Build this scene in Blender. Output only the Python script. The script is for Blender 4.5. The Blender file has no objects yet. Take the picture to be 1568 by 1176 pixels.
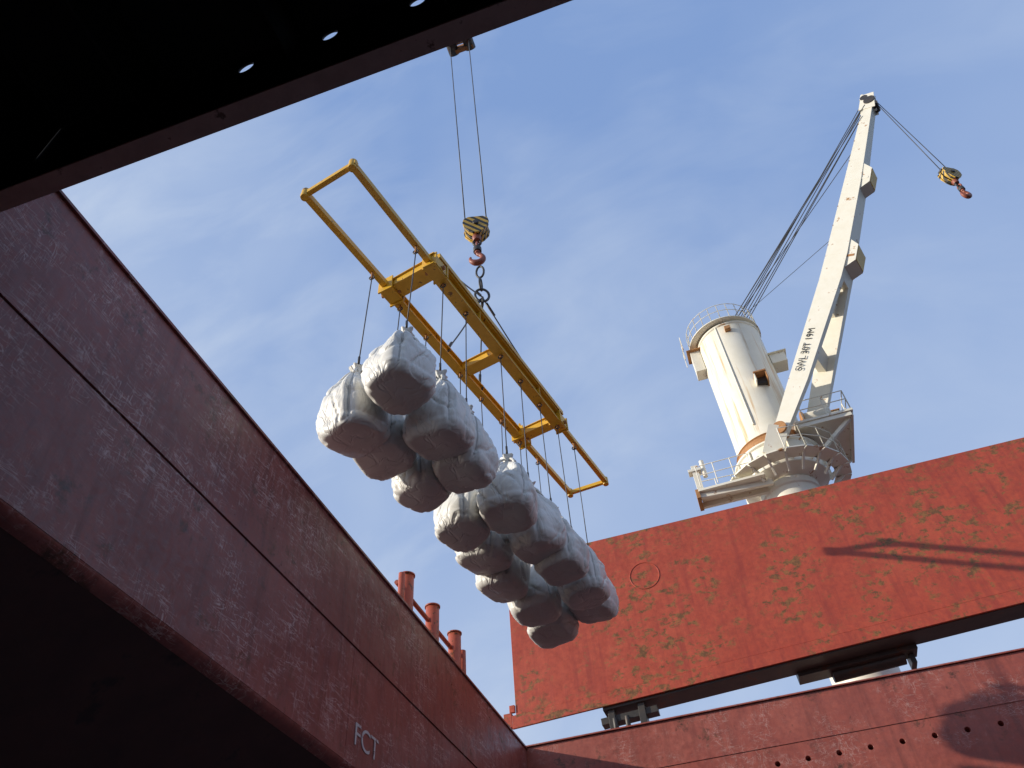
import bpy, bmesh, math, random
from mathutils import Vector, Matrix, noise
random.seed(7)
S = bpy.context.scene
V = Vector

# ---------------------------------------------------------------- materials
def newmat(name):
    m = bpy.data.materials.new(name); m.use_nodes = True
    nt = m.node_tree; nt.nodes.clear()
    o = nt.nodes.new('ShaderNodeOutputMaterial'); b = nt.nodes.new('ShaderNodeBsdfPrincipled')
    nt.links.new(b.outputs[0], o.inputs[0])
    return m, nt, b
def N(nt, t, **k):
    n = nt.nodes.new(t)
    for a, v in k.items(): setattr(n, a, v)
    return n
def coord(nt, scale=(1,1,1), rot=(0,0,0)):
    tc = N(nt, 'ShaderNodeTexCoord'); mp = N(nt, 'ShaderNodeMapping')
    mp.inputs['Scale'].default_value = scale; mp.inputs['Rotation'].default_value = rot
    nt.links.new(tc.outputs['Object'], mp.inputs[0]); return mp.outputs[0]
def noise_n(nt, vec, scale, detail=6, rough=.6, dist=0):
    n = N(nt, 'ShaderNodeTexNoise'); n.inputs['Scale'].default_value = scale
    n.inputs['Detail'].default_value = detail; n.inputs['Roughness'].default_value = rough
    n.inputs['Distortion'].default_value = dist
    nt.links.new(vec, n.inputs['Vector']); return n.outputs[0]
def ramp(nt, fac, stops):
    r = N(nt, 'ShaderNodeValToRGB'); e = r.color_ramp.elements
    c4 = lambda c: (*c, 1) if not isinstance(c, (int, float)) else (c, c, c, 1)
    e[0].position, e[0].color = stops[0][0], c4(stops[0][1])
    e[1].position, e[1].color = stops[1][0], c4(stops[1][1])
    for p, c in stops[2:]:
        x = e.new(p); x.color = c4(c)
    nt.links.new(fac, r.inputs[0]); return r.outputs[0]
def mix(nt, fac, a, b):
    m = N(nt, 'ShaderNodeMix', data_type='RGBA')
    if isinstance(fac, (int, float)): m.inputs[0].default_value = fac
    else: nt.links.new(fac, m.inputs[0])
    for s, v in ((6, a), (7, b)):
        if isinstance(v, tuple): m.inputs[s].default_value = (*v, 1)
        else: nt.links.new(v, m.inputs[s])
    return m.outputs[2]
def mul(nt, a, b, op='MULTIPLY'):
    m = N(nt, 'ShaderNodeMath', operation=op)
    for s, v in ((0, a), (1, b)):
        if isinstance(v, (int, float)): m.inputs[s].default_value = v
        else: nt.links.new(v, m.inputs[s])
    return m.outputs[0]
def zrange(nt, v, a, b):
    s = N(nt, 'ShaderNodeSeparateXYZ'); nt.links.new(v, s.inputs[0])
    r = N(nt, 'ShaderNodeMapRange'); r.inputs[1].default_value = a; r.inputs[2].default_value = b
    nt.links.new(s.outputs[2], r.inputs[0]); return r.outputs[0]
def bump(nt, b, h, strength=.3, dist=.01):
    u = N(nt, 'ShaderNodeBump'); u.inputs['Strength'].default_value = strength; u.inputs['Distance'].default_value = dist
    nt.links.new(h, u.inputs['Height']); nt.links.new(u.outputs[0], b.inputs['Normal'])

def paint(name, c1, c2, rust=(.09,.035,.015), lo=.60, hi=.66, scale=1.0, rough=.5):
    """light-weight paint for small parts"""
    m, nt, b = newmat(name); v = coord(nt)
    n = noise_n(nt, v, 2.2*scale, 5, .68)
    col = mix(nt, ramp(nt, n, [(.3, 0.), (.65, 1.)]), c1, c2)
    col = mix(nt, ramp(nt, n, [(lo, 0.), (hi, 1.)]), col, rust)
    nt.links.new(col, b.inputs['Base Color']); b.inputs['Roughness'].default_value = rough
    return m

def plate(name, c1, c2, rust, rust_lo, rust_hi, rough=.5, scratch=None, scr_amt=.5, streak=None, streak_amt=.4,
          rscale=2.2, zan=1.0, dent=.35, mask=(.45,.53), edge=None):
    m, nt, b = newmat(name); v = coord(nt)
    base = noise_n(nt, v, .8, 6, .68)
    fine = noise_n(nt, v, 11, 4, .7)
    col = mix(nt, ramp(nt, base, [(.32, 0.), (.68, 1.)]), c1, c2)
    mm = N(nt, 'ShaderNodeMix', data_type='RGBA', blend_type='MULTIPLY'); mm.inputs[0].default_value = .7
    nt.links.new(col, mm.inputs[6]); nt.links.new(ramp(nt, fine, [(.3, .7), (.72, 1.18)]), mm.inputs[7]); col = mm.outputs[2]
    if streak:
        sf = ramp(nt, noise_n(nt, coord(nt, (3.4, 3.4, .25)), 2.0, 4, .6), [(.5, 0.), (.7, 1.)])
        col = mix(nt, mul(nt, sf, streak_amt), col, streak)
    if scratch:
        mk = ramp(nt, noise_n(nt, v, 1.0, 4, .75, .3), [(.46, .06), (.60, 1.)])
        for i, (rt, sc) in enumerate((((.45, .1, .2), (1, .55, 3.2)), ((-.75, .3, 0), (1, .5, 3.4)), ((.1, 0, 0), (1, 3.6, .5)))):
            nf = ramp(nt, noise_n(nt, coord(nt, sc, rt), 2.0+.7*i, 3, .6, .5), [(.478, 0.), (.49, 1.), (.502, 0.)])
            col = mix(nt, mul(nt, mul(nt, nf, mk), scr_amt), col, scratch)
        sp = ramp(nt, noise_n(nt, coord(nt, (1, 1.0, .6), (.5, 0, 0)), 5.0, 5, .8, .5), [(.60, 0.), (.68, 1.)])
        col = mix(nt, mul(nt, mul(nt, sp, mk), scr_amt*.7), col, scratch)
    big = ramp(nt, base, [(mask[0], .05), (mask[1], 1.)])
    if edge:
        big = mul(nt, big, mul(nt, zrange(nt, v, *edge), .75), 'MAXIMUM')
    rn = noise_n(nt, coord(nt, (1, 1, zan)), rscale, 8, .74, .2)
    rf = mul(nt, ramp(nt, rn, [(rust_lo, 0.), (rust_hi, 1.)]), big)
    rcol = mix(nt, ramp(nt, fine, [(.42, 0.), (.60, 1.)]), rust, tuple(min(1, x*1.9) for x in rust))
    col = mix(nt, rf, col, rcol)
    nt.links.new(col, b.inputs['Base Color'])
    nt.links.new(ramp(nt, fine, [(.3, rough-.12), (.7, rough+.18)]), b.inputs['Roughness'])
    bump(nt, b, noise_n(nt, v, .9, 3, .55), dent, .12)
    return m

M = {}
M['wall'] = plate('maroon_coaming_paint', (.225,.056,.044), (.33,.102,.080), (.08,.03,.015), .55, .64, .38,
                  scratch=(.60,.44,.40), scr_amt=.85, streak=(.125,.035,.029), streak_amt=.55)
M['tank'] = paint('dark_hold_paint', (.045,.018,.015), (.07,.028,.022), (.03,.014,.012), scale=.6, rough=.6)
M['endc'] = plate('end_coaming_paint', (.31,.066,.045), (.40,.105,.072), (.10,.035,.02), .57, .64, .48,
                  scratch=(.55,.34,.29), scr_amt=.6, streak=(.17,.044,.03), streak_amt=.5)
M['red'] = plate('red_hatch_paint', (.42,.058,.027), (.50,.088,.040), (.155,.066,.020), .515, .55, .5,
                 streak=(.30,.040,.024), streak_amt=.65, rscale=2.6, zan=1.6, dent=.35, mask=(.47,.54), edge=(11.9,12.7))
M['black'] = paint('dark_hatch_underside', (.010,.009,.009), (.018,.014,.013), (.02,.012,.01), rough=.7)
M['rim'] = paint('hatch_rim_paint', (.40,.26,.22), (.52,.34,.30), (.16,.09,.065), rough=.6, scale=2)
M['white'] = paint('cream_crane_paint', (.77,.72,.58), (.83,.79,.67), (.42,.22,.08), .61, .67, .9, rough=.45)
M['rusty'] = paint('rusty_steel', (.30,.13,.045), (.46,.24,.10), (.14,.06,.03), scale=2, rough=.8)
M['yellow'] = paint('yellow_frame_paint', (.58,.33,.018), (.70,.42,.03), (.16,.07,.02), .63, .67, 3.0, rough=.42)
M['post'] = paint('red_pipe_paint', (.34,.065,.035), (.42,.10,.055), (.12,.045,.02), .56, .62, 3, rough=.5)
M['wire'] = paint('wire_rope', (.05,.048,.045), (.08,.075,.07))
M['dark'] = paint('greasy_machinery', (.03,.028,.026), (.06,.05,.04))
M['hook'] = paint('hook_red_oxide', (.24,.06,.035), (.30,.09,.05), (.08,.04,.02), scale=3)
M['deck'] = paint('deck_paint', (.16,.06,.05), (.22,.09,.07), rough=.7)
M['hull'] = paint('hull_paint', (.04,.05,.07), (.06,.07,.09), rough=.6)
M['floor'] = paint('stowed_cargo_top', (.28,.265,.24), (.42,.40,.37), (.16,.14,.13), scale=.5, rough=.8)
M['mark'] = paint('white_marking', (.55,.52,.49), (.68,.64,.60), (.2,.07,.06), .55, .62, 4, rough=.6)
M['blk'] = paint('black_marking', (.03,.03,.03), (.05,.05,.045), rough=.6)
M['strap'] = paint('bag_strap', (.36,.355,.33), (.46,.45,.42), (.26,.25,.23), rough=.7)

def tower_mat():
    m, nt, b = newmat('weathered_crane_tower'); v = coord(nt)
    n = noise_n(nt, v, 1.1, 6, .65)
    col = mix(nt, ramp(nt, n, [(.3, 0.), (.65, 1.)]), (.84,.80,.68), (.77,.72,.58))
    st = noise_n(nt, coord(nt, (2.6, 2.6, .10)), 1.5, 5, .65)
    col = mix(nt, mul(nt, ramp(nt, st, [(.56, 0.), (.66, 1.)]), .75), col, (.55,.33,.12))
    nt.links.new(col, b.inputs['Base Color']); b.inputs['Roughness'].default_value = .45
    return m
M['tower'] = tower_mat()

def stripes():
    m, nt, b = newmat('hazard_stripes'); v = coord(nt)
    w = N(nt, 'ShaderNodeTexWave', wave_type='BANDS', bands_direction='DIAGONAL'); w.inputs['Scale'].default_value = 2.6
    w.inputs['Distortion'].default_value = 0
    nt.links.new(v, w.inputs[0])
    col = mix(nt, ramp(nt, w.outputs[1], [(.46, 0.), (.52, 1.)]), (.03,.028,.02), (.62,.38,.05))
    d = ramp(nt, noise_n(nt, v, 6, 5, .7), [(.52, 0.), (.7, 1.)])
    col = mix(nt, mul(nt, d, .6), col, (.12,.07,.03))
    nt.links.new(col, b.inputs['Base Color']); b.inputs['Roughness'].default_value = .5
    return m
M['stripe'] = stripes()

def bagmat():
    m, nt, b = newmat('woven_white_bag'); v = coord(nt)
    n = noise_n(nt, v, 2.0, 5, .62, .4)
    col = mix(nt, ramp(nt, n, [(.35, 0.), (.7, 1.)]), (.74,.73,.68), (.61,.595,.54))
    col = mix(nt, mul(nt, ramp(nt, n, [(.56, 0.), (.70, 1.)]), .4), col, (.40,.37,.31))
    zd = N(nt, 'ShaderNodeMath', operation='SUBTRACT'); zd.inputs[0].default_value = 1.0   # bag colour gets darker towards the bottom
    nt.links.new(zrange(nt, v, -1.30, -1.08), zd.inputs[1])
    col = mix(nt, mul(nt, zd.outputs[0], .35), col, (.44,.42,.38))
    nt.links.new(col, b.inputs['Base Color']); b.inputs['Roughness'].default_value = .45
    r1 = mul(nt, noise_n(nt, coord(nt, (1, 1, .42), (.12, .1, 0)), 3.4, 2, .5, .9), .5, 'SUBTRACT')
    ab = N(nt, 'ShaderNodeMath', operation='ABSOLUTE'); nt.links.new(r1, ab.inputs[0])
    ab2 = mul(nt, ab.outputs[0], .07, 'MINIMUM')
    bump(nt, b, ab2, .55, .20)
    return m
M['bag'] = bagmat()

# ---------------------------------------------------------------- builder
class B:
    def __init__(s, name, bevel=0.0):
        s.name = name; s.v = []; s.f = []; s.m = []; s.sm = []; s.mats = []; s.bev = bevel
    def mi(s, m):
        if m not in s.mats: s.mats.append(m)
        return s.mats.index(m)
    def add(s, vs, fs, m, smooth=False):
        o = len(s.v); s.v += [tuple(x) for x in vs]; k = s.mi(m)
        for f in fs:
            s.f.append([o+i for i in f]); s.m.append(k); s.sm.append(smooth)
    def box(s, lo, hi, m):
        x0,y0,z0 = lo; x1,y1,z1 = hi
        s.hexa([(x0,y0,z0),(x1,y0,z0),(x1,y1,z0),(x0,y1,z0),(x0,y0,z1),(x1,y0,z1),(x1,y1,z1),(x0,y1,z1)], m)
    def hexa(s, vs, m):
        s.add(vs, [(3,2,1,0),(4,5,6,7),(0,1,5,4),(1,2,6,5),(2,3,7,6),(3,0,4,7)], m)
    def beam(s, p, q, w, h, m, up=(0,0,1), w2=None, h2=None):
        p, q = V(p), V(q); d = (q-p).normalized(); u = V(up)
        if abs(d.dot(u)) > .99: u = V((0,1,0))
        a = d.cross(u).normalized(); n = a.cross(d).normalized()
        w2 = w if w2 is None else w2; h2 = h if h2 is None else h2
        s.hexa([p-a*w/2-n*h/2, p+a*w/2-n*h/2, p+a*w/2+n*h/2, p-a*w/2+n*h/2,
              q-a*w2/2-n*h2/2, q+a*w2/2-n*h2/2, q+a*w2/2+n*h2/2, q-a*w2/2+n*h2/2], m)
    def cyl(s, p, q, r, m, r2=None, n=16):
        p, q = V(p), V(q); d = (q-p).normalized(); r2 = r if r2 is None else r2
        u = V((0,0,1)) if abs(d.z) < .9 else V((1,0,0))
        a = d.cross(u).normalized(); b = d.cross(a).normalized()
        vs = []
        for c, rr in ((p, r), (q, r2)):
            for i in range(n):
                t = 2*math.pi*i/n; vs.append(c+(a*math.cos(t)+b*math.sin(t))*rr)
        o = len(s.v); k = s.mi(m)
        s.add(vs, [(i, (i+1) % n, n+(i+1) % n, n+i) for i in range(n)], m, True)
        s.f.append([o+i for i in range(n)][::-1]); s.m.append(k); s.sm.append(False)
        s.f.append([o+n+i for i in range(n)]); s.m.append(k); s.sm.append(False)
    def tube(s, pts, r, m, n=8):
        pts = [V(p) for p in pts]; vs = []; rs = r if isinstance(r, list) else [r]*len(pts)
        ref = None
        for i, p in enumerate(pts):
            d = (pts[min(i+1, len(pts)-1)]-pts[max(i-1, 0)]).normalized()
            if ref is None:
                ref = V((0,1,0)) if abs(d.y) < .8 else V((1,0,0))
            a = (ref-d*ref.dot(d)).normalized(); ref = a; b = d.cross(a)
            for k in range(n):
                t = 2*math.pi*k/n; vs.append(p+(a*math.cos(t)+b*math.sin(t))*rs[i])
        fs = [(i*n+k, i*n+(k+1) % n, (i+1)*n+(k+1) % n, (i+1)*n+k) for i in range(len(pts)-1) for k in range(n)]
        fs += [tuple(range(n))[::-1], tuple((len(pts)-1)*n+k for k in range(n))]
        s.add(vs, fs, m, True)
    def ring(s, c, R, r, m, e1, e2, n=24, st=1.0):
        c, e1, e2 = V(c), V(e1).normalized(), V(e2).normalized()
        s.tube([c+e1*R*math.cos(2*math.pi*i/n)+e2*R*st*math.sin(2*math.pi*i/n) for i in range(n+1)], r, m)
    def lathe(s, c, prof, m, n=48, smooth=True):
        vs = []
        for r, z in prof:
            for i in range(n):
                t = 2*math.pi*i/n; vs.append((c[0]+r*math.cos(t), c[1]+r*math.sin(t), z))
        s.add(vs, [(j*n+i, j*n+(i+1) % n, (j+1)*n+(i+1) % n, (j+1)*n+i) for j in range(len(prof)-1) for i in range(n)], m, smooth)
        s.add(vs[-n:], [tuple(range(n))], m)
    def rail(s, pts, m, h=1.0, r=.025, step=1.0):
        pts = [V(p) for p in pts]; up = V((0,0,1))
        for a, b in zip(pts[:-1], pts[1:]):
            k = max(1, round((b-a).length/step))
            for i in range(k+1):
                p = a.lerp(b, i/k); s.cyl(p, p+up*h, r, m, n=6)
            for z in (h, h*.55): s.cyl(a+up*z, b+up*z, r*.9, m, n=6)
    def done(s, cut=None):
        me = bpy.data.meshes.new(s.name); me.from_pydata(s.v, [], s.f)
        for m in s.mats: me.materials.append(M[m])
        for p, k, sm in zip(me.polygons, s.m, s.sm): p.material_index = k; p.use_smooth = sm
        bm = bmesh.new(); bm.from_mesh(me); bmesh.ops.recalc_face_normals(bm, faces=bm.faces[:]); bm.to_mesh(me); bm.free()
        o = bpy.data.objects.new(s.name, me); S.collection.objects.link(o)
        if cut:
            c = cut.done()
            md = o.modifiers.new('holes', 'BOOLEAN'); md.object = c; md.operation = 'DIFFERENCE'; md.solver = 'EXACT'
            dg = bpy.context.evaluated_depsgraph_get(); me2 = bpy.data.meshes.new_from_object(o.evaluated_get(dg))
            o.modifiers.clear(); o.data = me2
            bpy.data.objects.remove(c)
        if s.bev:
            md = o.modifiers.new('bevel', 'BEVEL'); md.width = s.bev; md.segments = 2; md.limit_method = 'ANGLE'; md.angle_limit = .7
        return o

def text(name, body, size, origin, xdir, ydir, m, parent, ext=.003):
    cu = bpy.data.curves.new(name, 'FONT'); cu.body = body; cu.size = size; cu.extrude = ext
    o = bpy.data.objects.new(name, cu); S.collection.objects.link(o)
    x = V(xdir).normalized(); y = V(ydir).normalized(); y = (y-x*y.dot(x)).normalized(); z = x.cross(y)
    o.matrix_world = Matrix.Translation(V(origin)) @ Matrix((x, y, z)).transposed().to_4x4()
    cu.materials.append(M[m]); o.parent = parent
    return o

# ---------------------------------------------------------------- hold / coaming / deck
XL, XR, YN, YE, ZT = -5.0, 8.6, -7.0, 17.4, 6.95
ZD, ZB = 5.45, 3.87
b = B('hatch_coaming')
# upper strake laps over the lower one: its lower edge stands proud and draws the dark seam
b.box((XL-.28, YN, ZD+.014), (XL+.016, YE, ZT), 'wall')
b.box((XL-.28, YN, ZB+.06), (XL, YE-.002, ZD-.004), 'wall')
b.box((XL-.27, YN, ZD-.004), (XL-.012, YE-.002, ZD+.014), 'dark')
b.box((XL-.42, YN, ZT+.003), (XL+.05, YE, ZT+.04), 'wall')
pr = [(XL-.003, ZB+.10), (XL-.004, ZB+.06), (XL-.02, ZB+.02), (XL-.06, ZB-.015), (XL-.12, ZB-.05)]
b.add([(x, y, z) for x, z in pr for y in (YN, YE-.002)], [(2*i, 2*i+1, 2*i+3, 2*i+2) for i in range(len(pr)-1)], 'wall', True)
for y in (-3.2, 9.05):
    b.box((XL-.001, y, ZB+.1), (XL+.003, y+.010, ZD-.006), 'wall')
for y in [YN+1.2*i for i in range(20)]:
    b.box((XL-.75, y, ZD), (XL-.282, y+.015, ZT-.05), 'wall')
b.box((XR, YN, ZB), (XR+.28, YE, ZT), 'wall')
b.box((XL-.28, YN-.3, ZB), (XR+.28, YN-.002, ZT), 'wall')
co = b.done()
ec = B('hatch_end_coaming')
ec.box((XL-.6, YE+.001, ZB-2), (XR+.6, YE+.5, ZT+.03), 'endc')
ct = B('cutter')
for i in range(14):
    ct.cyl((.32+.615*i, YE-.2, 5.71), (.32+.615*i, YE+.4, 5.71), .056, 'black', n=20)
eo = ec.done(ct)
b = B('trim')
b.box((XL-.02, YE-.05, ZT+.042), (XR, YE+.55, ZT+.07), 'endc')
b.box((XL+.4, YE-.014, 6.05), (XR, YE-.002, 6.07), 'endc')
o = b.done(); o.parent = eo
text('frame_marking', 'FCT', .42, (XL+.006, 9.24, 4.20), (0,1,0), (0,0,1), 'mark', co)

b = B('cargo_hold')
for x0, x1 in ((XL-.1, -11.5), (XR+.001, 15.)):
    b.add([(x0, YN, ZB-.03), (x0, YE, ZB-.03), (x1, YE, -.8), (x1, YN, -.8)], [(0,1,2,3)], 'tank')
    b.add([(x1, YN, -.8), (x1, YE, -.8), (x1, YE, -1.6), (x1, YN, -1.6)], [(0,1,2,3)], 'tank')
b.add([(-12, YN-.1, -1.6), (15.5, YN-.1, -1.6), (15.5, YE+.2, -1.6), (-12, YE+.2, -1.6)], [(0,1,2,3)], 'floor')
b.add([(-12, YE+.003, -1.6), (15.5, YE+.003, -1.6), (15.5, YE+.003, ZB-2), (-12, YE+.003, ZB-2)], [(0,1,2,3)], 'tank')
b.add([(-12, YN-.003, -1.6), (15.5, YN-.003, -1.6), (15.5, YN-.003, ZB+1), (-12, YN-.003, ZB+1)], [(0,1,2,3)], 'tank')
b.done()
b = B('ship_deck')
b.box((-12, YN-30, ZD-.3), (XL-.284, 60, ZD-.02), 'deck'); b.box((XR+.284, YN-30, ZD-.3), (15.6, 60, ZD-.02), 'deck')
b.box((XL-.284, YE+.505, ZD-.3), (XR+.284, 60, ZD-.02), 'deck'); b.box((XL-.284, YN-30, ZD-.3), (XR+.284, YN-.31, ZD-.02), 'deck')
b.done()
b = B('ship_hull')
b.box((-12.3, YN-30, -3), (-12.02, 60, ZD+.2), 'hull'); b.box((15.62, YN-30, -3), (15.9, 60, ZD+.2), 'hull')
b.box((-12.0, 60.02, -3), (15.6, 60.3, ZD+.2), 'hull'); b.box((-12.0, YN-30.3, -3), (15.6, YN-30.02, ZD+.2), 'hull')
b.done()
m, nt, bs = newmat('sea_water'); bs.inputs['Base Color'].default_value = (.02,.045,.06,1); bs.inputs['Roughness'].default_value = .12
bump(nt, bs, noise_n(nt, coord(nt), .6, 4, .6), .5, .2); M['sea'] = m
b = B('sea'); b.add([(-3000,-3000,-2.5),(3000,-3000,-2.5),(3000,3000,-2.5),(-3000,3000,-2.5)], [(0,1,2,3)], 'sea'); b.done()

# ---------------------------------------------------------------- dark hatch cover overhead
y0 = 2.03
hc = B('hatch_cover')
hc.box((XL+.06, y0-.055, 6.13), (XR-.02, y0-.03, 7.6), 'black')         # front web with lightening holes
cc = B('cutter')
for i in range(-1, 12):
    x = -1.92+.855*i; k0 = len(cc.v)
    cc.cyl((x, y0-.3, 7.30), (x, y0+.2, 7.30), .080, 'black', n=24)
    for j in range(k0, len(cc.v)):
        vx, vy, vz = cc.v[j]; cc.v[j] = (vx, vy, 7.30+(vz-7.30)*1.4)
ho = hc.done(cc)
h2 = B('cover_structure')
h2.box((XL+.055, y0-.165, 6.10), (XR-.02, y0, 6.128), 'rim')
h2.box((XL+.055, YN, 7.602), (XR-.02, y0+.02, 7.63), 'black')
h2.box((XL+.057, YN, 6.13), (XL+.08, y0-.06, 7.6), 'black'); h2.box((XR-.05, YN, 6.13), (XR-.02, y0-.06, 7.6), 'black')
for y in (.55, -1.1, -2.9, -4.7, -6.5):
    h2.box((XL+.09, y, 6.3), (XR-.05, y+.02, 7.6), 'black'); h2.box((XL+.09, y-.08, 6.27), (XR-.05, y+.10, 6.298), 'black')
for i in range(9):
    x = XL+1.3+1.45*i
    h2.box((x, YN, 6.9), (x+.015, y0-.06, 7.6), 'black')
o = h2.done(); o.parent = ho

# ---------------------------------------------------------------- folded red hatch cover
X0, X1, YP = -5.5, 13.0, 18.5
zb = lambda x: 7.93+.043*(x-X0)
fc = B('folded_hatch_cover', .012)
ZP = 12.75
fc.hexa([(X0,YP,zb(X0)+.34),(X1,YP,zb(X1)+.34),(X1,YP+.03,zb(X1)+.34),(X0,YP+.03,zb(X0)+.34),(X0,YP,ZP),(X1,YP,ZP),(X1,YP+.03,ZP),(X0,YP+.03,ZP)], 'red')
fc.hexa([(X0-.1,YP-.035,zb(X0)),(X1,YP-.035,zb(X1)),(X1,YP+.03,zb(X1)),(X0-.1,YP+.03,zb(X0)),(X0-.1,YP-.035,zb(X0)+.32),(X1,YP-.035,zb(X1)+.32),(X1,YP+.03,zb(X1)+.335),(X0-.1,YP+.03,zb(X0)+.335)], 'red')
fc.hexa([(X0+.1,YP-.006,zb(X0)+.321),(X1,YP-.006,zb(X1)+.321),(X1,YP+.02,zb(X1)+.321),(X0+.1,YP+.02,zb(X0)+.321),(X0+.1,YP-.006,zb(X0)+.338),(X1,YP-.006,zb(X1)+.338),(X1,YP+.02,zb(X1)+.338),(X0+.1,YP+.02,zb(X0)+.338)], 'dark')
fc.hexa([(X0+2.2,YP+.04,zb(X0)+.03),(X1,YP+.04,zb(X1)+.03),(X1,YP+.75,zb(X1)+.03),(X0+2.2,YP+.75,zb(X0)+.03),(X0+2.2,YP+.04,zb(X0)+.5),(X1,YP+.04,zb(X1)+.5),(X1,YP+.75,zb(X1)+.5),(X0+2.2,YP+.75,zb(X0)+.5)], 'dark')
fc.box((X0,YP+.04,ZP-.03), (X1,YP+.7,ZP), 'red')
for i in range(15):
    x = X0+.01+1.3*i
    if x < X1: fc.box((x,YP+.035,zb(x)+.55), (x+.02,YP+.6,ZP-.04), 'red')
fc.box((X0,YP+.9,8.6), (X1,YP+.93,12.6), 'red')
fc.box((X0-.32,YP-.03,7.98), (X0-.11,YP+.12,8.33), 'red')
fc.box((X0-.16,YP-.03,8.34), (X0-.02,YP+.05,8.52), 'red')
fc.ring((-1.62,YP-.002,11.30), .40, .012, 'red', (1,0,0), (0,0,1), 40)
def bracket(x, w=.16):
    fc.box((x,YP+.1,ZT+.07), (x+w,YP+.5,zb(x)+.1), 'dark')
    fc.cyl((x-.1,YP+.3,ZT+.35), (x+w+.1,YP+.3,ZT+.35), .22, 'dark')
for x in (-3.2, -2.45, 6.8): bracket(x)
fc.beam((-3.4,YP+.3,7.75), (-2.0,YP+.3,7.82), .3, .16, 'dark')
for x in (-3.05,-2.75): fc.cyl((x,YP+.1,7.5),(x,YP+.1,7.75),.06,'dark')
fc.beam((1.4,YP+.9,8.35),(4.2,YP+.9,8.47), .5, .5, 'dark')
fc.cyl((2.2,YP+1.0,8.1),(3.9,YP+1.0,8.2),.16,'dark'); fc.box((4.0,YP+.9,8.0),(4.12,YP+1.3,8.5),'dark')
fc.done()

# ---------------------------------------------------------------- pipe posts on the coaming
b = B('pipe_guard_rail')
for y, h in ((11.45, 8.1), (12.7, 8.12), (13.9, 8.14)):
    b.cyl((XL-.36, y, 6.0), (XL-.36, y, h), .135, 'post', n=24)
    b.cyl((XL-.36, y, h+.001), (XL-.36, y, h+.03), .155, 'post', n=24)
    b.box((XL-.42, y-.2, ZT+.042), (XL-.3, y+.2, ZT+.3), 'post')
b.cyl((XL-.30, 11.1, 6.9), (XL-.30, 11.1, 7.95), .06, 'post'); b.cyl((XL-.30, 14.2, 6.9), (XL-.30, 14.2, 7.9), .07, 'post')
b.cyl((XL-.36, 11.1, 7.42), (XL-.36, 14.2, 7.42), .06, 'post'); b.cyl((XL-.40, 11.1, 7.8), (XL-.40, 14.2, 7.8), .045, 'post')
b.done()

# ---------------------------------------------------------------- spreader frame
LA, LB_ = V((-4.775,5.47,12.0)), V((-2.90,16.21,12.84))
RA, RB = V((-3.78,5.26,12.0)), V((-1.896,16.10,12.84))
def onL(y): return LA.lerp(LB_, (y-LA.y)/(LB_.y-LA.y))
def onR(y): return RA.lerp(RB, (y-RA.y)/(RB.y-RA.y))
def ibeam(b, p, q, w, h, m):
    b.beam(p+V((0,0,h/2)), q+V((0,0,h/2)), w, .03, m); b.beam(p-V((0,0,h/2)), q-V((0,0,h/2)), w, .03, m)
    b.beam(p, q, w*.35, h-.03, m)
f = B('lifting_spreader_frame', .008)
f.beam(LA, onL(8.0), .12, .13, 'yellow'); f.beam(onL(13.4), LB_, .12, .13, 'yellow')
f.beam(RA, onR(7.8), .12, .13, 'yellow'); f.beam(onR(13.2), RB, .12, .13, 'yellow')
f.beam(LA-V((.08,-.02,0)), RA+V((.08,-.02,0)), .09, .10, 'yellow'); f.beam(LB_-V((.06,0,0)), RB+V((.06,0,0)), .09, .10, 'yellow')
ibeam(f, onL(7.85), onL(13.55), .20, .22, 'yellow')
ibeam(f, onR(7.55), onR(13.35), .25, .32, 'yellow')
f.beam(onR(7.7)+V((.10,0,.24)), onR(13.2)+V((.10,0,.24)), .12, .12, 'yellow')
for y in (8.0, 10.65, 13.35):
    w = .34 if y < 9 else .27
    f.beam(onL(y)+V((.06,0,0)), onR(y-.2)-V((.06,0,0)), w, .16, 'yellow')
    f.beam(onL(y)+V((.06,0,.09)), onR(y-.2)-V((.06,0,-.09)), w+.08, .02, 'yellow')
dF = (LB_-LA).normalized()
for P in (onL(8.0), onL(13.4), onR(7.8), onR(13.2)):
    f.beam(P-dF*.17, P+dF*.17, .28, .28, 'yellow')
    for s_ in (-.2, .2): f.beam(P+dF*s_-V((0,0,.18)), P+dF*s_+V((0,0,.2)), .32, .035, 'yellow', up=dF)
    f.cyl(P+V((-.2,0,-.06)), P+V((.2,0,-.06)), .045, 'rusty')
    f.beam(P+V((0,0,.12)), P+V((0,0,.42)), .16, .05, 'yellow', up=(1,0,0))
for P in (LA, RA, LB_, RB):
    f.cyl(P-V((0,0,.11)), P+V((0,0,.11)), .075, 'yellow')
for y in (9.3, 12.0):
    f.beam(onR(y)-V((0,0,.14)), onR(y)+V((0,0,.15)), .24, .02, 'yellow', up=dF)
bag_pts = [('L', y) for y in (7.39, 8.30, 9.22, 10.55, 11.45, 12.38, 13.3, 14.25)]+[('R', y) for y in (7.15, 8.08, 8.92, 10.34, 11.24, 12.17, 13.1, 14.05)]
for s_, y in bag_pts:
    P = onL(y) if s_ == 'L' else onR(y)
    f.cyl(P-V((0,0,.26)), P-V((0,0,.05)), .022, 'rusty')
    f.ring(P-V((0,0,.24)), .05, .014, 'dark', (1,0,0), (0,0,1), 12)
f.done()

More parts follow.
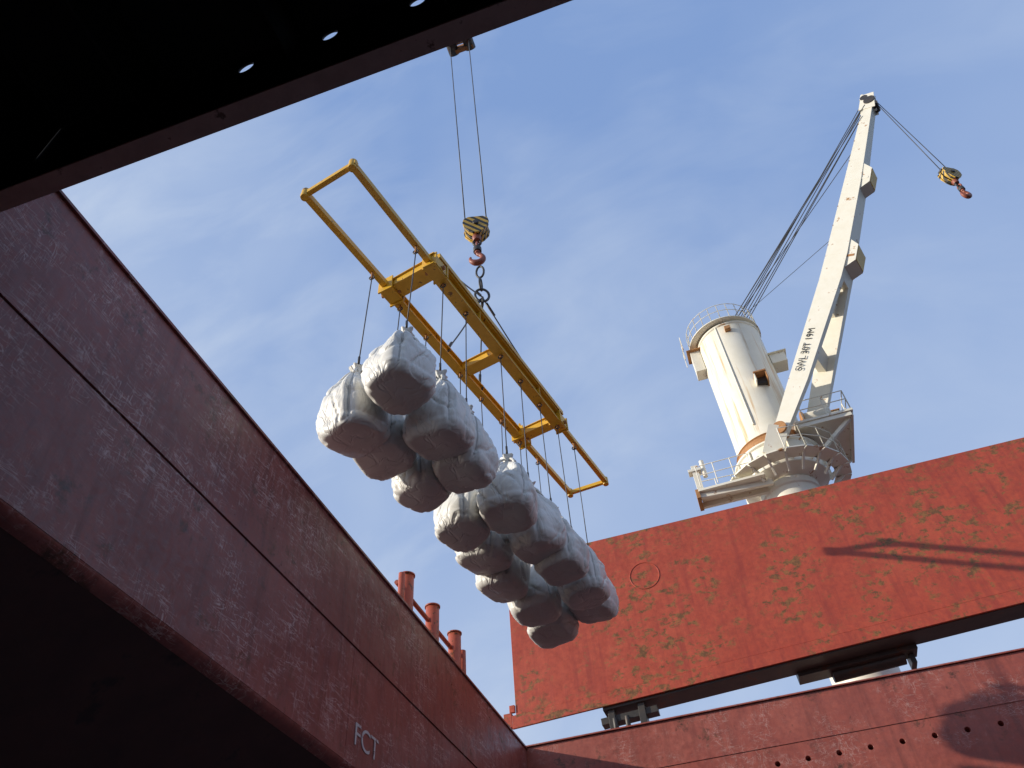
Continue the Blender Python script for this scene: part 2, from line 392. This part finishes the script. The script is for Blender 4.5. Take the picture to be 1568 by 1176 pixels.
# ---------------------------------------------------------------- slings and hook block
RG = V((-3.36,10.76,15.0))
sl = B('wire_sling')
for T in (onR(7.8)+V((0,0,.4)), onR(13.2)+V((0,0,.4)), onL(10.0)+V((0,0,.1)), onL(11.4)+V((0,0,.1))):
    n = 10; pts = [RG.lerp(T, i/n)-V((0,0,.10*math.sin(math.pi*i/n))) for i in range(n+1)]
    sl.tube(pts, .018, 'wire', 6)
    e = (RG-T).normalized()
    sl.cyl(T+e*.05, T+e*.35, .034, 'dark', n=8); sl.cyl(RG-e*.55, RG-e*.18, .034, 'dark', n=8)
    sl.ring(T, .08, .022, 'dark', (1,0,0), e, 14)
sl.ring(RG+V((0,0,.06)), .17, .032, 'dark', (.9,.4,0), (0,0,1), 26, 1.45)
sl.ring(RG-V((0,0,.2)), .10, .026, 'dark', (.4,-.9,0), (0,0,1), 18, 1.3)
sl.ring(RG+V((-.02,0,.52)), .09, .028, 'dark', (0,1,0), (0,0,1), 18, 2.6)
sl.ring(RG+V((-.02,0,1.05)), .10, .028, 'dark', (1,0,0), (0,0,1), 18, 2.4)
sl.done()

def hook_block(name, top, yaw=0.0, sc=1.0, lean=0.):
    p = B('p'); R_ = lambda x, z, y=0: V((x*sc, y*sc, z*sc))
    prof = [(-.33,-.02),(-.36,-.18),(-.33,-.40),(-.2,-.60),(-.09,-.70),(.09,-.70),(.2,-.60),(.33,-.40),(.36,-.18),(.33,-.02),(.2,.08),(-.2,.08)]
    n = len(prof)
    for yy0, yy1, m in ((-.19,-.14,'stripe'), (.14,.19,'stripe'), (-.135,-.02,'stripe'), (.02,.135,'stripe')):
        k = .93 if abs(yy0) < .14 and abs(yy1) < .14 else 1
        vs = [R_(x*k, -.3+(z+.3)*k, yy0) for x, z in prof]+[R_(x*k, -.3+(z+.3)*k, yy1) for x, z in prof]
        p.add(vs, [tuple(range(n)), tuple(range(n, 2*n))[::-1]]+[(i,(i+1)%n,n+(i+1)%n,n+i) for i in range(n)], m)
    p.cyl(R_(0,-.25,-.24), R_(0,-.25,.24), .08*sc, 'dark')
    p.cyl(R_(-.28,.02,-.1), R_(-.28,.02,.1), .06*sc, 'dark'); p.cyl(R_(.28,.02,-.1), R_(.28,.02,.1), .06*sc, 'dark')
    p.cyl(R_(0,-.68), R_(0,-.86), .13*sc, 'hook', r2=.10*sc)
    p.ring(R_(0,-.95), .10*sc, .035*sc, 'dark', (1,0,0), (0,0,1), 16, 1.3)
    p.ring(R_(0,-1.12), .09*sc, .035*sc, 'hook', (0,1,0), (0,0,1), 16, 1.3)
    p.cyl(R_(0,-1.2), R_(0,-1.38), .11*sc, 'dark'); p.cyl(R_(0,-1.36), R_(0,-1.46), .075*sc, 'hook')
    pts = [R_(0,-1.42)]; rr = [.055*sc]
    for i in range(19):
        t = math.radians(75-i*15.5)
        pts.append(R_(.165*math.cos(t)-.03, -1.68+.185*math.sin(t))); rr.append((.055+.03*math.sin(math.pi*i/19)-.035*max(0,(i-12)/6))*sc)
    p.tube(pts, rr, 'hook', 10)
    o = p.done(); o.name = name
    md = o.modifiers.new('bevel', 'BEVEL'); md.width = .015; md.segments = 2; md.limit_method = 'ANGLE'; md.angle_limit = .7
    o.location = top; o.rotation_euler = (0, lean, yaw)
    return o
HB = V((-3.42,10.76,18.35))
hook_block('crane_hook_block', HB, .25, 1.0)

# ---------------------------------------------------------------- bags
def make_bag(i, c_top, ang):
    rnd = random.Random(i*13+5)
    H = 1.40*rnd.uniform(.95, 1.05); W = .49*rnd.uniform(.96, 1.03)
    nb, nt_ = 112, 72; vs = []
    seed = V((i*7.3, i*3.1, 0)); ph = rnd.random()*6
    def prof(t):
        if t < .16:
            k = t/.16; return k*.70, .012*k*k, 3.2, 0
        if t < .32:
            a = (t-.16)/.16*math.pi/2
            return .70+.28*math.sin(a), .012+.19*(1-math.cos(a)), 3.3, 0
        if t < .48:
            k = (t-.32)/.16; return .98+.04*math.sin(k*math.pi)-.02*k, .202+.22*k, 3.2, 0
        k = min(1.0, (t-.48)/.52)
        # cloth rounds over the fill, then is drawn up in a cone to the hook
        return max(.07, .96*(1-k**1.7)*(1-.30*k**2.5)+.05*k), .422+.578*k, 3.2-.8*k, k
    for j in range(nt_+1):
        t = j/nt_; r, z, ex, k = prof(t)
        for c in range(nb):
            th = 2*math.pi*c/nb; cx, sy = math.cos(th), math.sin(th)
            q = (abs(cx)**ex+abs(sy)**ex)**(-1/ex)
            rr = r*q*W
            b4 = -math.cos(4*th)
            if k > 0:
                w_ = math.sin(math.pi*min(1, k*1.05)**1.2)
                rr *= 1+.11*w_*b4
                pl = abs(math.sin(4.5*th+ph+.8*math.sin(3*k+i)))
                pl2 = abs(math.sin(8.5*th-ph*2+1.2*k))
                rr *= 1-.15*w_*(1-pl)**3-.10*w_*(1-pl2)**2.8
            P = V((cx*rr, sy*rr, z*H+(.06*math.sin(math.pi*k)*b4 if k > 0 else 0)))
            body = min(1, t*3.2)*(1-.7*k)
            nz = noise.noise(P*1.8+seed)*.085
            f1 = abs(noise.noise(V((P.x*2.4+P.z*.8, P.y*2.4-P.z*.7, P.z*1.2))+seed*1.3))
            g = max(0, 1-f1/.09); nz -= .034*g*g*(3-2*g)
            f2 = abs(noise.noise(V((P.x*4.2-P.z*1.2, P.y*4.2+P.z, P.z*1.8))+seed*2.1))
            g = max(0, 1-f2/.10); nz -= .013*g*g*(3-2*g)
            cr = -.045*math.exp(-((abs((th % (math.pi/2))-math.pi/4))/.08)**2)*min(1, t*3)*(1-.6*k)
            seam = -.018*math.exp(-((t-.30)/.014)**2)
            P += V((cx, sy, 0))*((nz+seam)*body+cr)+V((0, 0, noise.noise(P*1.5+seed*2)*.07*(1-t)))
            vs.append(P)
    fs = [(j*nb+k, j*nb+(k+1) % nb, (j+1)*nb+(k+1) % nb, (j+1)*nb+k) for j in range(nt_) for k in range(nb)]
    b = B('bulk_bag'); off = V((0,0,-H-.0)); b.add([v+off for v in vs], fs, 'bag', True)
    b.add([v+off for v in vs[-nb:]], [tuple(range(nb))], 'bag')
    for c in range(4):
        kk = int((c+.5)*nb/4) % nb; A = (c+.5)*math.pi/2
        path = [vs[j*nb+kk]+off for j in range(int(nt_*.27), int(nt_*.84))]
        path = [p+V((p.x, p.y, 0)).normalized()*.007 for p in path]
        path = path+[V((math.cos(A)*.06, math.sin(A)*.06, .02)), V((0,0,.11))]
        vv = []; w = .020; tang = V((-math.sin(A), math.cos(A), 0))
        for p in path: vv += [p-tang*w, p+tang*w]
        b.add(vv, [(2*q, 2*q+1, 2*q+3, 2*q+2) for q in range(len(path)-1)], 'strap', True)
        p0 = path[-3]; t0 = V((0,0,.10))
        b.tube([p0, p0.lerp(t0, .5)+V((math.cos(A)*.04, math.sin(A)*.04, 0)), t0], [.035,.025,.015], 'bag', 6)
    nf = 24; fr = []
    for j, (r, z) in enumerate(((.06,-.10),(.045,-.02),(.09,.04),(.12,.10))):
        for k in range(nf):
            th = 2*math.pi*k/nf; q = r*(1+.25*math.sin(5*th+i)*(j > 1)); fr.append(V((math.cos(th)*q, math.sin(th)*q, z+.02*math.sin(3*th+i)*(j > 1))))
    b.add(fr, [(j*nf+k, j*nf+(k+1)%nf, (j+1)*nf+(k+1)%nf, (j+1)*nf+k) for j in range(3) for k in range(nf)], 'bag', True)
    o = b.done(); o.name = 'bulk_bag'
    o.location = c_top; o.rotation_euler = (rnd.uniform(-.09,.09), rnd.uniform(-.09,.09), ang)
    return o
yaw = -math.atan2(1.88, 10.74)
hang = B('bag_lifting_wires')
for i, (s_, y) in enumerate(bag_pts):
    P = (onL(y) if s_ == 'L' else onR(y))-V((0,0,.29))
    zt = 9.36+random.uniform(-.08,.08)-.025*(y-7.4)
    if i == 8: zt += .12
    T = V((P.x-.03+random.uniform(-.05,.05), P.y+random.uniform(-.05,.05), zt))
    make_bag(i, T, yaw+random.uniform(-.35,.35))
    hk = T+V((0,0,.20))
    hang.cyl(hk, P, .0105, 'wire', n=6)
    hang.cyl(hk, hk+V((0,0,.18)), .022, 'dark', n=8)
    hang.ring(T+V((0,0,.12)), .05, .014, 'dark', (1,0,0), (0,0,1), 14, 1.5)
hang.done()

# ---------------------------------------------------------------- cranes
def crane(name, base, zdeck, foot, tip, top_z, r, full=True):
    cx, cy = base
    b = B(name, .012)
    zr = 20.0
    b.lathe(base, [(1.05, zdeck), (1.05, zr-2.35), (1.12, zr-2.3), (1.12, zr-2.05), (1.05, zr-2.0)], 'white')
    b.lathe(base, [(1.05, zr-2.0), (1.62, zr-1.75), (1.66, zr-1.6), (1.66, zr-.75), (1.74, zr-.7), (1.74, zr-.62), (1.5, zr-.55)], 'white')
    b.lathe(base, [(1.52, zr-.55), (1.54, zr-.33), (1.46, zr-.28), (1.46, zr-.12), (1.52, zr-.08), (1.4, zr)], 'rusty')
    for i in range(14):
        t = 2*math.pi*i/14; px, py = cx+1.70*math.cos(t), cy+1.70*math.sin(t)
        b.beam((px, py, zr-1.7), (px, py, zr-.72), .04, .10, 'white', up=(math.cos(t), math.sin(t), 0))
    b.lathe(base, [(1.42, zr), (1.42, zr+.15), (r-.02, zr+.35), (r-.03, zr+1), (r, top_z-.35)], 'tower', n=64)
    b.lathe(base, [(r, top_z-.349), (r+.05, top_z-.3), (r+.05, top_z-.22), (r-.04, top_z-.2), (r-.05, top_z)], 'white', n=64)
    J = V(tip)-V(foot); L = J.length; d = J.normalized()
    az = V((J.x, J.y, 0)).normalized(); e = V((0,0,1)).cross(az).normalized()
    n = d.cross(e).normalized()
    if n.z > 0: n = -n
    F = V(foot); near = e if e.y < 0 else -e
    P = lambda s, o=0., u=0.: F+d*(L*s)+near*o+n*u
    def seg(a0, a1, m='white'):
        vs = []
        for s_, o_, w_, u_, h_ in (a0, a1):
            vs += [P(s_, o_-w_/2, u_), P(s_, o_+w_/2, u_), P(s_, o_+w_/2, u_+h_), P(s_, o_-w_/2, u_+h_)]
        b.hexa(vs, m)
    for sg in (1, -1):
        seg((-.01, sg*1.25, .22, 0, .55), (.12, sg*1.02, .24, .0, .80)); seg((.12, sg*1.02, .24, 0, .80), (.40, sg*.42, .30, 0, .96))
        b.cyl(P(0, sg*1.0, .28), P(0, sg*1.5, .28), .28, 'rusty')
        b.beam(P(0, sg*1.45, .28)-V((0,0,1.0))-az*.6, P(0, sg*1.45, .28)+V((0,0,.1)), .12, .75, 'white', up=(1,0,0))
    seg((.40, 0, 1.14, 0, .96), (.47, 0, 1.04, 0, .97)); seg((.47, 0, 1.04, 0, .97), (.70, 0, .80, 0, .80)); seg((.70, 0, .80, 0, .80), (.975, 0, .52, 0, .46))
    seg((.20, 0, 1.8, .2, .35), (.235, 0, 1.65, .2, .35)); seg((.33, 0, 1.1, .2, .4), (.39, 0, .86, .2, .4))
    for s0 in (.46, .70):
        hh = .97 if s0 < .6 else .80; ww = 1.04 if s0 < .6 else .80
        mt = 'rusty' if s0 < .6 else 'white'
        seg((s0-.03, 0, ww*.9, hh-.2, .21), (s0-.014, 0, ww*.9, hh-.2, .60)); seg((s0-.014, 0, ww*.9, hh-.2, .60), (s0+.030, 0, ww*.9, hh-.22, .60))
        seg((s0+.030, 0, ww*.9, hh-.22, .60), (s0+.05, 0, ww*.88, hh-.24, .22)); seg((s0-.013, 0, ww*.82, hh+.405, .02), (s0+.028, 0, ww*.82, hh+.385, .02), 'yellow')
        seg((s0-.002, 0, ww*.93, hh-.1, .40), (s0+.004, 0, ww*.93, hh-.1, .40), mt)
    for s0 in (.5, .56, .62, .77, .84, .9):
        k = 1.04-1.0*(s0-.47)
        seg((s0, 0, k+.02, -.01, .03), (s0+.003, 0, k+.02, -.01, .03), 'rusty')
    for o_ in (-.28, .28, 0): seg((.955, o_, .04, -.16, .80), (1.012, o_, .04, -.22, .62), 'white')
    b.cyl(P(.985, -.34, .26), P(.985, .34, .26), .27, 'dark', n=20); b.cyl(P(1.0, -.32, -.05), P(1.0, .32, -.05), .18, 'dark', n=20)
    b.cyl(P(.97, -.28, .55), P(.97, .28, .55), .14, 'dark')
    seg((1.0, 0, .46, -.28, .12), (1.02, 0, .46, -.28, .12), 'white')
    if full:
        T0 = V((cx, cy, top_z+.35))
        for k, (o_, s1, u1) in enumerate(((-.3,.985,-.12),(-.18,.97,-.1),(-.06,.985,-.12),(.06,.99,-.2),(.18,.98,.0),(.3,.97,.1),(.34,.93,.05))):
            b.cyl(T0+near*(o_*2.4)+az*(.1+.12*k), P(s1, o_, u1), .024, 'wire', n=6)
        b.cyl(T0+near*.9+az*1.1-V((0,0,.1)), P(.80, .3, 0), .020, 'wire', n=6)
        b.cyl(T0+near*.9+az*1.2-V((0,0,.3)), P(.52, .4, 0), .014, 'wire', n=6)
        for o_ in (-.5, -.15, .2, .55):
            b.cyl(T0+near*(o_-.05)+az*.25, T0+near*(o_+.05)+az*.25, .30, 'dark', n=20)
        for o_ in (-.7, .75): b.beam(T0+near*o_-V((0,0,.4))+az*.2, T0+near*o_+V((0,0,.25))+az*.2, .08, .7, 'white', up=tuple(az))
        pts = [(cx+1.62*math.cos(2*math.pi*i/24)-.15, cy+1.62*math.sin(2*math.pi*i/24), top_z-.05) for i in range(25)]
        b.lathe((cx-.15, cy), [(1.4, top_z-.12), (1.68, top_z-.11), (1.68, top_z-.06), (.2, top_z-.04)], 'white')
        b.rail(pts, 'white', .95, .02, .8)
        b.box((cx-1.85, cy-.35, top_z-1.7), (cx-1.40, cy+.3, top_z-.4), 'white'); b.box((cx-2.0, cy-.5, top_z-.395), (cx-1.3, cy+.4, top_z-.35), 'rusty')
        b.rail([(cx-2.1, cy-.6, top_z-.35), (cx-2.1, cy+.6, top_z-.35)], 'white', .9, .02, .6)
        b.box((cx+1.35, cy-.5, top_z-2.6), (cx+2.0, cy+.2, top_z-2.05), 'white'); b.box((cx+1.3, cy-.6, top_z-2.04), (cx+2.1, cy+.3, top_z-2.0), 'white')
        b.box((cx+.2, cy-r-.40, top_z-4.1), (cx+.72, cy-r+.3, top_z-4.02), 'rusty')
        b.box((cx+.2, cy-r-.36, top_z-4.5), (cx+.25, cy-r+.3, top_z-4.11), 'white'); b.box((cx+.67, cy-r-.36, top_z-4.5), (cx+.72, cy-r+.3, top_z-4.11), 'rusty')
        b.box((cx+.26, cy-r-.05, top_z-4.45), (cx+.66, cy-r+.3, top_z-4.12), 'dark')
        b.cyl((cx-.5, cy-r+.08, top_z-.3), (cx-.5, cy-r+.08, zr+.6), .035, 'white')
        b.box((cx-.15, cy-r-.22, top_z-.85), (cx+.1, cy-r+.1, top_z-.65), 'rusty')
        b.box((cx+.9, cy-1.7, zr-.2), (cx+3.1, cy+1.5, zr-.1), 'white')
        b.beam((cx+1.0,cy-1.6,zr-.3),(cx+3.0,cy-1.6,zr-.3),.1,.18,'white'); b.beam((cx+3.0,cy-1.6,zr-.3),(cx+3.0,cy+1.4,zr-.3),.1,.18,'white')
        b.beam((cx+1.2,cy-1.0,zr-1.5),(cx+2.9,cy-1.4,zr-.35),.14,.14,'white'); b.beam((cx+1.2,cy+.9,zr-1.5),(cx+2.9,cy+1.2,zr-.35),.14,.14,'white')
        b.rail([(cx+1.3,cy-1.65,zr-.1),(cx+3.05,cy-1.65,zr-.1),(cx+3.05,cy+1.45,zr-.1)], 'white', 1.0, .025, .8)
        b.box((cx+2.0,cy-.6,zr-.09),(cx+2.9,cy+.5,zr+.85), 'white'); b.box((cx+1.95,cy-.65,zr+.855),(cx+2.95,cy+.55,zr+.9), 'rusty')
        b.cyl((cx+1.4,cy-1.2,zr+.3),(cx+2.4,cy-1.2,zr+.3),.26,'white'); b.cyl((cx+1.3,cy-1.2,zr+.3),(cx+1.39,cy-1.2,zr+.3),.34,'rusty')
        zl = zr-2.05
        b.beam((cx-.8,cy-1.2,zl),(cx-3.3,cy-1.0,zl+.1),.9,.10,'white'); b.beam((cx-.6,cy-1.2,zl-.16),(cx-3.35,cy-1.25,zl-.05),.14,.22,'white')
        b.beam((cx-.6,cy-.75,zl-.16),(cx-3.35,cy-.6,zl-.05),.14,.22,'white'); b.box((cx-3.45,cy-1.4,zl-.2),(cx-3.3,cy-.5,zl+.2),'rusty')
        b.box((cx-3.35,cy-1.2,zl+.15),(cx-3.1,cy-.95,zl+1.5),'white'); b.box((cx-3.5,cy-1.25,zl+1.2),(cx-3.0,cy-.9,zl+1.32),'white'); b.cyl((cx-2.9,cy-1.1,zl+.9),(cx-2.9,cy-1.1,zl+1.7),.09,'white')
        b.rail([(cx-1.2,cy-1.62,zl+.12),(cx-3.2,cy-1.5,zl+.18)], 'white', 1.0, .022, .7); b.rail([(cx-1.3,cy-.5,zl+.12),(cx-3.2,cy-.5,zl+.18)], 'white', 1.0, .022, .7)
        for i in range(10):
            t0, t1 = math.radians(200+i*18), math.radians(218+i*18)
            a_, b_ = V((cx+2.15*math.cos(t0), cy+2.15*math.sin(t0), zl+.3)), V((cx+2.15*math.cos(t1), cy+2.15*math.sin(t1), zl+.3))
            b.beam(a_, b_, .6, .06, 'white')
            if i > 3: b.rail([a_+V((math.cos(t0),math.sin(t0),0))*.28, b_+V((math.cos(t1),math.sin(t1),0))*.28], 'white', 1.0, .022, 1.)
            b.beam((cx+1.6*math.cos(t0), cy+1.6*math.sin(t0), zl-.15), a_, .08, .1, 'white')
    o = b.done()
    if full:
        text('swl_marking', 'SWL 30T 19M', .40, P(.14, 1.0, .48)+near*.17, P(.36, .42+.16, .44)-P(.14, 1.0+.14, .44), -n, 'blk', o, .004)
    return o, P

c1, P1 = crane('ship_crane', (3.87, 26.0), ZD, (4.35, 25.3, 19.6), (14.1, 21.95, 36.95), 27.0, 1.42)
tp = P1(1.0, 0, .45)
hb2 = V((tp.x, tp.y, 29.1))
hook_block('crane_hook_block', hb2, .5, 1.1, .06)
hr = B('hoist_rope')
hr.cyl(hb2+V((-.18,-.08,0)), P1(.985, 0, .6)+V((-.1,0,0)), .018, 'wire', n=6); hr.cyl(hb2+V((.18,.08,0)), P1(.99, 0, .3)+V((.2,0,0)), .018, 'wire', n=6)
hr.done()
# working crane: stands behind the camera, jib head over the hatch
c2, P2 = crane('ship_crane', (0.5, -14.0), ZD, (.2, -12.6, 19.6), (-3.72,10.3,33.2), 27.8, 1.28, False)
hr = B('hoist_rope')
hr.cyl(HB+V((-.29,-.05,-.0)), (-4.15,10.8,32.4), .018, 'wire', n=6); hr.cyl(HB+V((.29,.05,-.0)), (-3.35,10.8,32.4), .018, 'wire', n=6)
hr.box((-4.25,10.45,32.3),(-3.25,10.6,32.75),'rusty'); hr.box((-4.25,11.0,32.3),(-3.25,11.15,32.75),'rusty')
hr.cyl((-4.1,10.4,32.5),(-4.1,11.2,32.5),.22,'dark'); hr.cyl((-3.4,10.4,32.5),(-3.4,11.2,32.5),.22,'dark'); hr.beam((-3.75,10.8,32.5),(-3.75,10.2,33.3),.4,.3,'white')
hr.done()

# ---------------------------------------------------------------- light, sky, camera
sd = V((-.89,-.335,.305)).normalized()
sun = bpy.data.lights.new('sun', 'SUN'); sun.energy = 5.0; sun.angle = math.radians(.6); sun.color = (1, .92, .80)
so = bpy.data.objects.new('sun', sun); S.collection.objects.link(so); so.rotation_euler = sd.to_track_quat('Z', 'Y').to_euler()
W = bpy.data.worlds.new('World'); S.world = W; W.use_nodes = True; nt = W.node_tree; nt.nodes.clear()
out = N(nt, 'ShaderNodeOutputWorld'); bg = N(nt, 'ShaderNodeBackground'); nt.links.new(bg.outputs[0], out.inputs[0])
sk = N(nt, 'ShaderNodeTexSky'); sk.sky_type = 'NISHITA'; sk.sun_disc = False
sk.sun_elevation = math.asin(sd.z); sk.sun_rotation = math.atan2(sd.x, sd.y) % (2*math.pi); sk.air_density = 1.0; sk.dust_density = 1.0; sk.ozone_density = 1.5
tc = N(nt, 'ShaderNodeTexCoord')
def sky_noise(scale, rot, sc, detail, rough, dist):
    mp = N(nt, 'ShaderNodeMapping'); mp.inputs['Scale'].default_value = scale; mp.inputs['Rotation'].default_value = rot
    nt.links.new(tc.outputs['Generated'], mp.inputs[0]); return noise_n(nt, mp.outputs[0], sc, detail, rough, dist)
n1 = sky_noise((1, 1.5, 1.0), (.3, .2, .7), 1.8, 4, .5, .25)
n2 = sky_noise((1, 2.8, .9), (.5, -.3, 1.1), 3.6, 6, .58, .5)
fac = mul(nt, mul(nt, ramp(nt, n1, [(.40, 0.), (.72, 1.)]), .40), mul(nt, ramp(nt, n2, [(.46, 0.), (.76, 1.)]), .24), 'ADD')
sx = N(nt, 'ShaderNodeSeparateXYZ'); nt.links.new(tc.outputs['Generated'], sx.inputs[0])
gx = N(nt, 'ShaderNodeMapRange'); gx.inputs[1].default_value = -.55; gx.inputs[2].default_value = .35; gx.inputs[3].default_value = 1.3; gx.inputs[4].default_value = .45
nt.links.new(sx.outputs[0], gx.inputs[0])
gz = N(nt, 'ShaderNodeMapRange'); gz.inputs[1].default_value = .35; gz.inputs[2].default_value = .85; gz.inputs[3].default_value = .40; gz.inputs[4].default_value = .06
nt.links.new(sx.outputs[2], gz.inputs[0])
fac = mul(nt, mul(nt, fac, gx.outputs[0]), gz.outputs[0], 'ADD')
blue = mix(nt, .76, sk.outputs[0], (1.55, 2.58, 5.05))
col = mix(nt, fac, blue, (4.2, 4.8, 5.7))
nt.links.new(col, bg.inputs[0]); bg.inputs[1].default_value = .15

cam = bpy.data.cameras.new('camera'); co_ = bpy.data.objects.new('camera', cam); S.collection.objects.link(co_)
cam.sensor_width = 36; cam.lens = 27.0; cam.clip_start = .05; cam.clip_end = 8000
X = V((.9474,.2692,.1742)); Y = V((.3146,-.6757,-.6667)); Z = V((-.0617,.6862,-.7250))
Z.normalize(); Y = (Y-Z*Y.dot(Z)).normalized(); X = Y.cross(Z)
R = Matrix((X, Y, Z)).transposed()
co_.matrix_world = R.transposed().to_4x4()
S.camera = co_
S.view_settings.view_transform = 'Standard'; S.view_settings.look = 'None'; S.view_settings.exposure = 0
